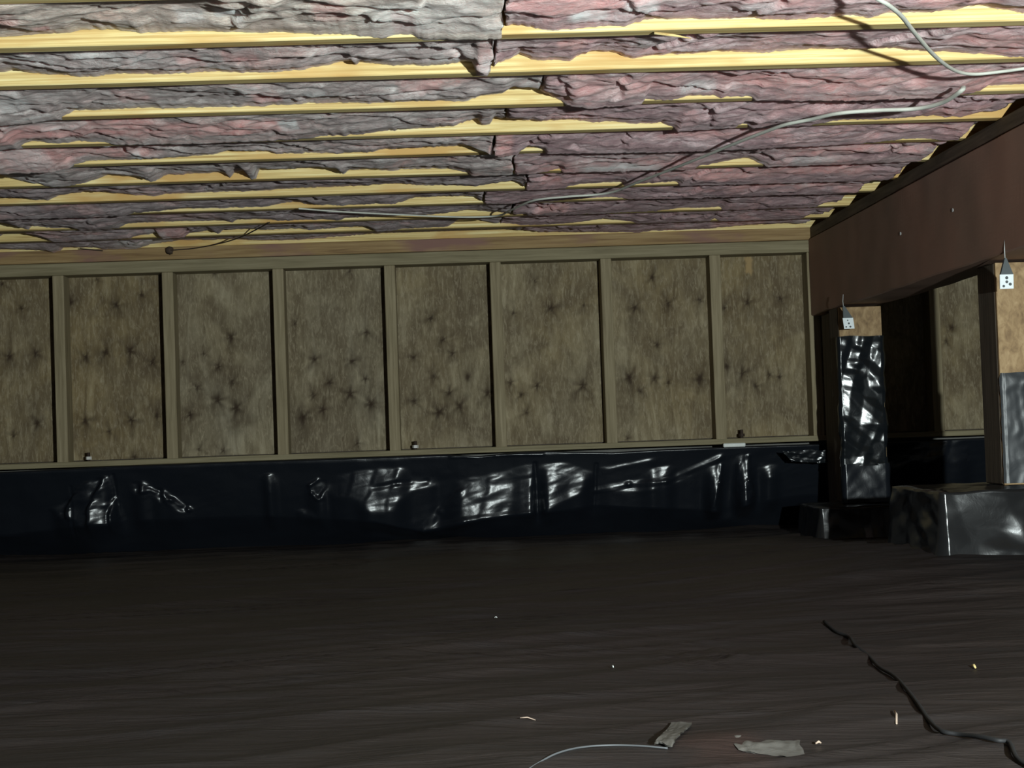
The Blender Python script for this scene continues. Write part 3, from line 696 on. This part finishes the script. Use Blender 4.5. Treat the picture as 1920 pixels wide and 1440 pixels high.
# a folded flap and a white stick at the right end of the ledge
def crumple_sheet(name, quad, n1, n2, mat, amp, seed, thick=0.0015, f0=10, label=None, cat=None, floor=False):
    q = [np.asarray(p, float) for p in quad]
    s = np.linspace(0, 1, n1)[:, None, None]; t = np.linspace(0, 1, n2)[None, :, None]
    P = (q[0] * (1 - s) + q[1] * s) * (1 - t) + (q[3] * (1 - s) + q[2] * s) * t
    nrm = np.cross(q[1] - q[0], q[3] - q[0]); nrm /= np.linalg.norm(nrm)
    L = np.linalg.norm(q[1] - q[0]); Wd = np.linalg.norm(q[3] - q[0])
    su = s[..., 0] * L + 0 * t[..., 0]; tv = t[..., 0] * Wd + 0 * s[..., 0]
    h = folds(su, tv, seed, f0, 5) * amp
    ragx = 0.06 * fbm(su * 30, tv * 30 + seed, 3)
    edge = (np.abs(s[..., 0] * 2 - 1) ** 6 + np.abs(t[..., 0] * 2 - 1) ** 6).clip(0, 1)
    P = P + (q[1] - q[0]) * (ragx * edge)[..., None] + (q[3] - q[0]) * (0.18 * fbm(su * 25 + 7, tv * 25 - seed, 3) * edge)[..., None]
    if floor:
        P[..., 2] = floor_h(P[..., 0], P[..., 1]) + 0.004 + np.abs(h)
        up = np.array([0, 0, 1.0])
    else:
        P = P + nrm * h[..., None]; up = nrm
    A_ = P.reshape(-1, 3); B_ = (P - up * thick).reshape(-1, 3)
    fc = grid_faces(n1, n2)
    o = obj(name, np.concatenate([A_, B_]), np.concatenate([fc, fc[:, ::-1] + n1 * n2]), mat, smooth=True)
    tag(o, label, cat); return o
crumple_sheet('plastic_flap', [px(1468, 846, 5.74), px(1551, 843, 5.74), px(1551, 868, 5.745), px(1484, 866, 5.745)], 40, 16, M_WRAP, 0.006, 3, f0=22, label='small crinkled black plastic flap at the right end of the foundation ledge', cat='plastic scrap')
V, Fc = boxv(0, 0.083, -0.008, 0.008, 0, 0.015, 0.003)
p = px(1356, 839, 5.86)
st_ = obj('white_stick', np.array(V) + p, Fc, M_STICK); fixn(st_)
st_.rotation_euler = (0, 0, 0)
tag(st_, 'short white stick lying on the ledge at the foot of the last plywood bays', 'stick')

# ------------------------------------------------------------------ beam
beam = empty('support_beam', (BX0, 4.5, BZ0)); tag(beam, 'long reddish-brown wooden beam running toward the far wall above the posts', 'beam')
n = 160; by = np.linspace(2.2, WY - 0.004, n)
prof = [(BX0 + 0.004, BZ0), (BX1 - 0.004, BZ0), (BX1, BZ0 + 0.004), (BX1, BZ1), (BX0 + 0.003, BZ1), (BX0, BZ1 - 0.003), (BX0, 0.57), (BX0, 0.47), (BX0, BZ0 + 0.004)]
V = []
for y in by:
    w = 0.0025 * float(perlin(y * 1.3, 2.2)); w2 = 0.006 * float(fbm(np.array(y * 1.9), np.array(7.7), 3))
    for k, (x, z) in enumerate(prof):
        V.append((x + w + (0.0015 * float(perlin(y * 6, z * 9)) if k >= 5 else 0), y, z + (w2 if z < 0.4 else 0)))
Fc = [list(f) for f in grid_faces(n, len(prof), True)] + [list(range(len(prof)))[::-1], [(n - 1) * len(prof) + k for k in range(len(prof))]]
bo = obj('timber', V, Fc, M_BEAM, beam); fixn(bo)
bp = box('sill_plate', BX0 + 0.008, BX1, 2.2, WY - 0.004, BZ1 + 0.003, ZJ - 0.001, M_BEAMTOP, beam, 0.002)
bp['label'] = 'dark plate along the top of the beam'
# splinter sticking out of the beam top
p0 = np.array([BX0 - 0.002, 4.17, 0.672]); 
q0, q1 = px(1789, 292, 4.17), px(1797, 322, 4.15)
tube('splinter', [q0, (q0 + q1) / 2 + [0.002, 0, 0], q1], [0.002, 0.0028, 0.0012], M_CHIP, beam, seg=6)
for (u, v, y) in ((1786, 394, 4.2), (1688, 438, 4.72)):
    x = BX0 - 0.002; pp = px(u, v, 1.0); yy = x / pp[0]; pp = pp * yy
    V, Fc = tubev([(BX0 + 0.01, yy, pp[2]), (BX0 - 0.003, yy, pp[2])], 0.005, seg=8)
    nb = obj('nail_head', V, Fc, M_STEEL if False else M_PALE, beam); fixn(nb)

# ------------------------------------------------------------------ posts with plastic wraps
def wrap(name, x0, x1, y0, y1, z0, z1, mat, parent, seed, amp=0.006, res=0.006, f0=9, gap=0.004, cap=False, flare=0.0, warp=0.35):
    x0 -= gap; x1 += gap; y0 -= gap; y1 += gap; rc = 0.008
    per = []
    def side(a, b, nrm):
        L = math.hypot(b[0] - a[0], b[1] - a[1]); k = max(3, int(L / res))
        for i in range(k):
            t = i / k; per.append((a[0] + (b[0] - a[0]) * t, a[1] + (b[1] - a[1]) * t, nrm[0], nrm[1]))
    side((x0 + rc, y0), (x1 - rc, y0), (0, -1)); side((x1, y0 + rc), (x1, y1 - rc), (1, 0))
    side((x1 - rc, y1), (x0 + rc, y1), (0, 1)); side((x0, y1 - rc), (x0, y0 + rc), (-1, 0))
    per = np.array(per); nP = len(per)
    s = np.cumsum(np.r_[0, np.hypot(*np.diff(per[:, :2], axis=0).T)])
    nZ = max(4, int((z1 - z0) / res)); Z = np.linspace(z1, z0, nZ)
    SS, ZZ = np.meshgrid(s, Z, indexing='ij'); SS, ZZ = SS.T, ZZ.T
    h = amp * folds(SS, ZZ, seed, f0, 6, warp) + amp * 0.35 * folds(SS, ZZ, seed + 3, f0 * 2.6, 4, warp)
    h = np.maximum(h, -gap * 0.6) + flare * ((z1 - ZZ) / (z1 - z0)) ** 2
    zt = 0.004 * perlin(s * 14, s * 0 + seed)
    P = np.stack([per[None, :, 0] + per[None, :, 2] * h, per[None, :, 1] + per[None, :, 3] * h, ZZ + (zt[None] * (ZZ > z1 - 0.02))], -1)
    V = P.reshape(-1, 3); fc = grid_faces(nZ, nP, True)
    if cap:
        cx, cy = (x0 + x1) / 2, (y0 + y1) / 2; rings = []
        ring0 = P[0]
        for k in range(1, 9):
            f = 1 - k / 8.0 if k < 8 else 0.02
            R_ = ring0.copy(); R_[:, 0] = cx + (ring0[:, 0] - cx) * f; R_[:, 1] = cy + (ring0[:, 1] - cy) * f
            R_[:, 2] = z1 + 0.004 * (1 - f) ** 0.5 + 0.7 * amp * folds(R_[:, 0], R_[:, 1], seed + 9, 8, 4)
            rings.append(R_)
        Vc = np.concatenate(rings[::-1] + [P.reshape(-1, 3).reshape(nZ, nP, 3).reshape(-1, 3)])
        V = Vc; fc = grid_faces(nZ + 8, nP, True)
    o = obj(name, V, fc, mat, parent, smooth=True)
    fixn(o); return o
# near post
P2 = (1.372, 1.514, 3.97, 4.11)
post2 = empty('support_post', (1.42, 4.04, -0.19)); tag(post2, 'near wooden post at the right edge, golden wood above its black plastic wrap', 'post', 'posts under the beam')
pt = box('timber', P2[0], P2[1], P2[2] + 0.012, P2[3], -0.19, BZ0 - 0.004, M_DARKPOST, post2, 0.003); pt['label'] = 'dark post sides'  # side timber in a darker wood than the front board
box('front_board', P2[0] + 0.001, P2[1], P2[2], P2[2] + 0.011, -0.19, BZ0 - 0.005, M_POSTFACE, post2, 0.001)
# its wrap covers the front and hangs from a stapled edge
wrap('plastic_wrap', P2[0] + 0.003, P2[1] + 0.002, P2[2] - 0.004, P2[2] + 0.004, -0.186, 0.093, M_PWRAP, post2, 51, amp=0.009, res=0.005, f0=7, gap=0.003, warp=0.15)
# far post
P1 = (1.316, 1.464, 5.40, 5.54)
post1 = empty('support_post', (1.37, 5.47, -0.30)); tag(post1, 'far wooden post wrapped in crinkled shiny black plastic, beside the plywood wall', 'post', 'posts under the beam')
pt = box('timber', P1[0], P1[1], P1[2] + 0.012, P1[3], -0.30, BZ0 - 0.006, M_DARKPOST, post1, 0.003); pt['label'] = 'dark post sides'
box('front_board', P1[0] + 0.001, P1[1], P1[2], P1[2] + 0.011, -0.30, BZ0 - 0.007, M_POSTFACE, post1, 0.001)
wrap('plastic_wrap', P1[0] - 0.003, P1[1], P1[2], P1[2] + 0.02, -0.175, 0.270, M_WRAP, post1, 67, amp=0.019, res=0.004, f0=4.2, gap=0.006, warp=0.12)
wrap('plastic_cuff', P1[0] - 0.002, P1[1] + 0.002, P1[2] - 0.002, P1[2] + 0.02, -0.30, -0.168, M_PLASTIC, post1, 71, amp=0.006, res=0.006, f0=5, gap=0.007, warp=0.15)
post0 = empty('support_post', (1.385, 5.70, -0.425)); tag(post0, 'dark streaked wooden post close against the far wall, behind the wrapped post', 'post', 'posts under the beam')
for k, (xa, xb, ya, yb_) in enumerate(((1.350, 1.387, 5.60, 5.80), (1.390, 1.427, 5.61, 5.79), (1.430, 1.465, 5.60, 5.80))):
    box('plank', xa, xb, ya, yb_, -0.425, BZ0 - 0.006, M_DARKPOST, post0, 0.003)

# ------------------------------------------------------------------ wrapped pier blocks
def pier(x0, x1, y0, y1, z0, z1, seed, label, amp):
    e = empty('pier_block', ((x0 + x1) / 2, (y0 + y1) / 2, z0)); tag(e, label, 'pier', 'wrapped pier blocks')
    box('concrete_block', x0 + 0.02, x1 - 0.02, y0 + 0.02, y1 - 0.02, z0, z1 - 0.02, M_CONC, e, 0.006)
    wrap('plastic_wrap', x0 + 0.008, x1 - 0.008, y0 + 0.008, y1 - 0.008, z0, z1 - 0.004, M_PIER, e, seed, amp=amp, res=0.006, f0=3.4, gap=0.006, cap=True, flare=0.02, warp=0.12)
    return e
pier(1.165, 1.66, 3.83, 4.28, -0.355, -0.192, 91, 'large black plastic wrapped pier block under the near post', 0.015)
pier(1.19, 1.56, 5.26, 5.585, -0.44, -0.302, 95, 'low black plastic wrapped pier block under the far post', 0.012)

# ------------------------------------------------------------------ hanging tags
def hanging_tag(uc, vt, vb, w, apex_u, apex_v, wire_v, Y, label, skew, dots):
    c = px(uc, vb, Y); k = Y / F
    e = empty('hanging_tag', tuple(c)); tag(e, label, 'tag', 'square tags hanging from the beam')
    def P(u, v, dy=0): return px(u, v, Y) + np.array([0, dy, 0])
    def slab(name, pts, t, mat):
        A_ = [P(u, v, -t / 2) for u, v in pts]; B_ = [P(u, v, t / 2) for u, v in pts]; n = len(pts)
        Fc = [list(range(n)), list(range(n, 2 * n))] + [[i, (i + 1) % n, n + (i + 1) % n, n + i] for i in range(n)]
        o = obj(name, A_ + B_, Fc, mat, e); fixn(o); return o
    l, r = uc - w / 2, uc + w / 2
    cd = slab('card', [(l, vt), (r, vt - 1), (r + skew, vb - 1), (l + skew, vb)], 0.003, M_WHITE)
    for (du, dv, rad) in dots:
        cu, cv = l + skew * dv + du * w, vt + dv * (vb - vt); pp = P(cu, cv, -0.0016); V = []
        for t in range(10):
            V.append(pp + np.array([rad * k * math.cos(t * math.pi / 5), 0, rad * k * math.sin(t * math.pi / 5)]))
        V2 = [v + np.array([0, -0.0006, 0]) for v in V]
        o = obj('dot', V + V2, [list(range(10)), list(range(10, 20))] + [[i, (i + 1) % 10, 10 + (i + 1) % 10, 10 + i] for i in range(10)], M_DOT)
        fixn(o); o.parent = cd; o.location = Vector(o.location) - Vector(cd.location) - Vector(e.location)
    slab('neck', [(apex_u - 1.5, apex_v), (apex_u + 1.5, apex_v), (r - 1, vt - 0.5), (l + 1, vt)], 0.010, M_CONE)['label'] = 'dark tapered neck above the white card'
    tube('string', [P(apex_u, apex_v + 2), P(apex_u - 1.2, (apex_v + wire_v) / 2 + 2), P(apex_u - 0.5, wire_v)], 0.0014 if Y < 4.5 else 0.0013, M_PALE, e, seg=6)
hanging_tag(1887, 515, 542, 25.5, 1884.5, 484, 449, 3.79, 'larger white square tag with dark dots hanging before the near post', 0.5, [(0.5, 0.22, 3.0), (0.5, 0.5, 2.8), (0.75, 0.66, 3.0), (0.27, 0.8, 2.5)])
hanging_tag(1589.5, 596.5, 617, 19.5, 1581.5, 574, 552, 5.30, 'smaller white square tag hanging before the far wrapped post', 3.0, [(0.45, 0.2, 1.3), (0.52, 0.48, 1.9), (0.62, 0.78, 2.0), (0.22, 0.8, 1.6)])

# ------------------------------------------------------------------ cables under the joists
def ceil_path(pts, z):
    return smooth_path([pz(u, v, (zz if zz else z)) for (u, v, zz) in pts], 8)
cp = [(560, 391, .700), (640, 397, .697), (760, 403, .694), (860, 407, .690), (930, 405, .686), (960, 393, .677), (1000, 376, .677), (1060, 369, .677), (1140, 362, .677), (1200, 340, .677), (1300, 301, .672), (1380, 268, .671), (1440, 245, .671), (1475, 233, .671), (1520, 224, .672), (1570, 213, .670), (1640, 207, .670), (1715, 204, .670), (1765, 193, .668), (1800, 172, .674), (1806, 164, .684)]
P = ceil_path(cp, .68); n = len(P)
o = tube('electrical_cable', P, list(np.linspace(0.0026, 0.0062, n)), M_CABLE, rz=list(np.linspace(0.0024, 0.0050, n)), seg=10)
tag(o, 'long grey cable crossing diagonally under the pink insulation', 'cable')
cp = [(1600, -45, .70), (1640, -6, .68), (1665, 9, .672), (1690, 30, .668), (1712, 58, .668), (1745, 97, .668), (1772, 121, .670), (1798, 135, .674), (1830, 139, .676), (1880, 134, .678), (1925, 128, .680), (2010, 118, .69)]
o = tube('electrical_cable', ceil_path(cp, .68), 0.0042, M_CABLE, rz=0.0034, seg=10)
tag(o, 'pale grey cable looping down at the top right corner', 'cable')
cp = [(150, 466, .709), (190, 470, .704), (240, 478, .695), (290, 479, .692), (316, 470, .695), (360, 466, .697), (410, 457, .699), (450, 445, .700), (485, 428, .702), (505, 417, .706)]
w = empty('rusty_wire', tuple(pz(316, 470, .695))); tag(w, 'thin dark wire with a brown knot hanging under the joists at the left', 'wire')
tube('strand', ceil_path(cp, .7), 0.0022, M_WIRE, w, seg=6)
kp = pz(318, 469, .697); V = []
ph = np.linspace(0, math.pi, 7); th = np.arange(8) * math.pi / 4
for a_ in ph:
    for b_ in th:
        rr = 0.016 * (1 + 0.7 * float(perlin(a_ * 2 + 3, b_ * 1.3)))
        V.append(kp + np.array([rr * math.sin(a_) * math.cos(b_) * 1.0, rr * 0.6 * math.sin(a_) * math.sin(b_), rr * 0.85 * math.cos(a_)]))
ko = obj('knot', V, grid_faces(7, 8, True), M_WIRE, w, smooth=True)
o = tube('splinter', [pz(1227, 62, .706), pz(1262, 66, .700), pz(1296, 72, .694)], [0.003, 0.0026, 0.0008], M_JOIST, seg=6)
tag(o, 'thin yellow wood splinter hanging under the first joist from the top', 'splinter')

# ------------------------------------------------------------------ things on the ground sheet
def fl(pts, lift): return smooth_path([on_floor(u, v, lift) for u, v in pts], 6)
P = fl([(1545, 1165), (1568, 1184), (1592, 1194), (1602, 1208), (1628, 1229), (1648, 1250), (1676, 1267), (1698, 1290), (1720, 1318), (1742, 1350), (1765, 1370), (1800, 1377), (1838, 1381), (1870, 1388), (1892, 1392), (1906, 1420), (1935, 1440)], 0.0045)
o = tube('black_cord', P, 0.0030, M_BLACKCORD, seg=7); tag(o, 'black cord snaking over the ground sheet at the lower right', 'cord')
P = fl([(985, 1446), (1010, 1430), (1045, 1412), (1090, 1401), (1150, 1397), (1210, 1399), (1252, 1403)], 0.002)
o = tube('pale_cord', P, 0.0013, mat_plain('dull_string', (0.075, 0.079, 0.084), 0.6), seg=6); tag(o, 'thin pale cord curving across the floor at the bottom centre', 'cord')
crumple_sheet('plastic_scrap', [on_floor(1228, 1400), on_floor(1262, 1402), on_floor(1298, 1362), on_floor(1258, 1362)], 26, 26, M_SCRAP, 0.005, 12, f0=30, label='small crumpled cloudy plastic scrap at the end of the pale cord', cat='plastic scrap', floor=True)
crumple_sheet('tape_strip', [on_floor(1385, 1408), on_floor(1512, 1422), on_floor(1500, 1390), on_floor(1372, 1378)], 46, 20, M_SCRAP, 0.004, 18, f0=18, label='flattened grey tape strip on the floor at the bottom right', cat='tape')
def chip(u0, v0, u1, v1, r, mat, label, name='wood_chip', cat='wood chip'):
    a_ = on_floor(u0, v0, r + 0.001); b_ = on_floor(u1, v1, r + 0.001)
    o = tube(name, [a_, (a_ * 0.6 + b_ * 0.4) + np.array([0.0015, 0, 0.002]), b_], [r * 0.6, r, r * 0.7], mat, seg=6); tag(o, label, cat)
chip(1677, 1332, 1681, 1357, 0.0017, M_CHIP, 'slim pale wood sliver lying left of the black cord')
chip(1529, 1394, 1539, 1393, 0.0018, M_CHIP, 'tiny pinkish wood chip at the right end of the grey tape')
chip(975, 1346, 1004, 1350, 0.0009, M_CHIP, 'thin pale sliver alone on the floor at bottom centre')
chip(1822, 1248, 1829, 1252, 0.0022, M_JOIST, 'tiny yellow wood crumb on the floor at the right')
chip(1146, 1250, 1150, 1251, 0.0014, M_STICK, 'tiny white speck on the floor right of centre', 'plaster_crumb', 'crumb')
chip(927, 1158, 932, 1158, 0.0013, M_STICK, 'tiny white speck on the floor near the centre', 'plaster_crumb', 'crumb')
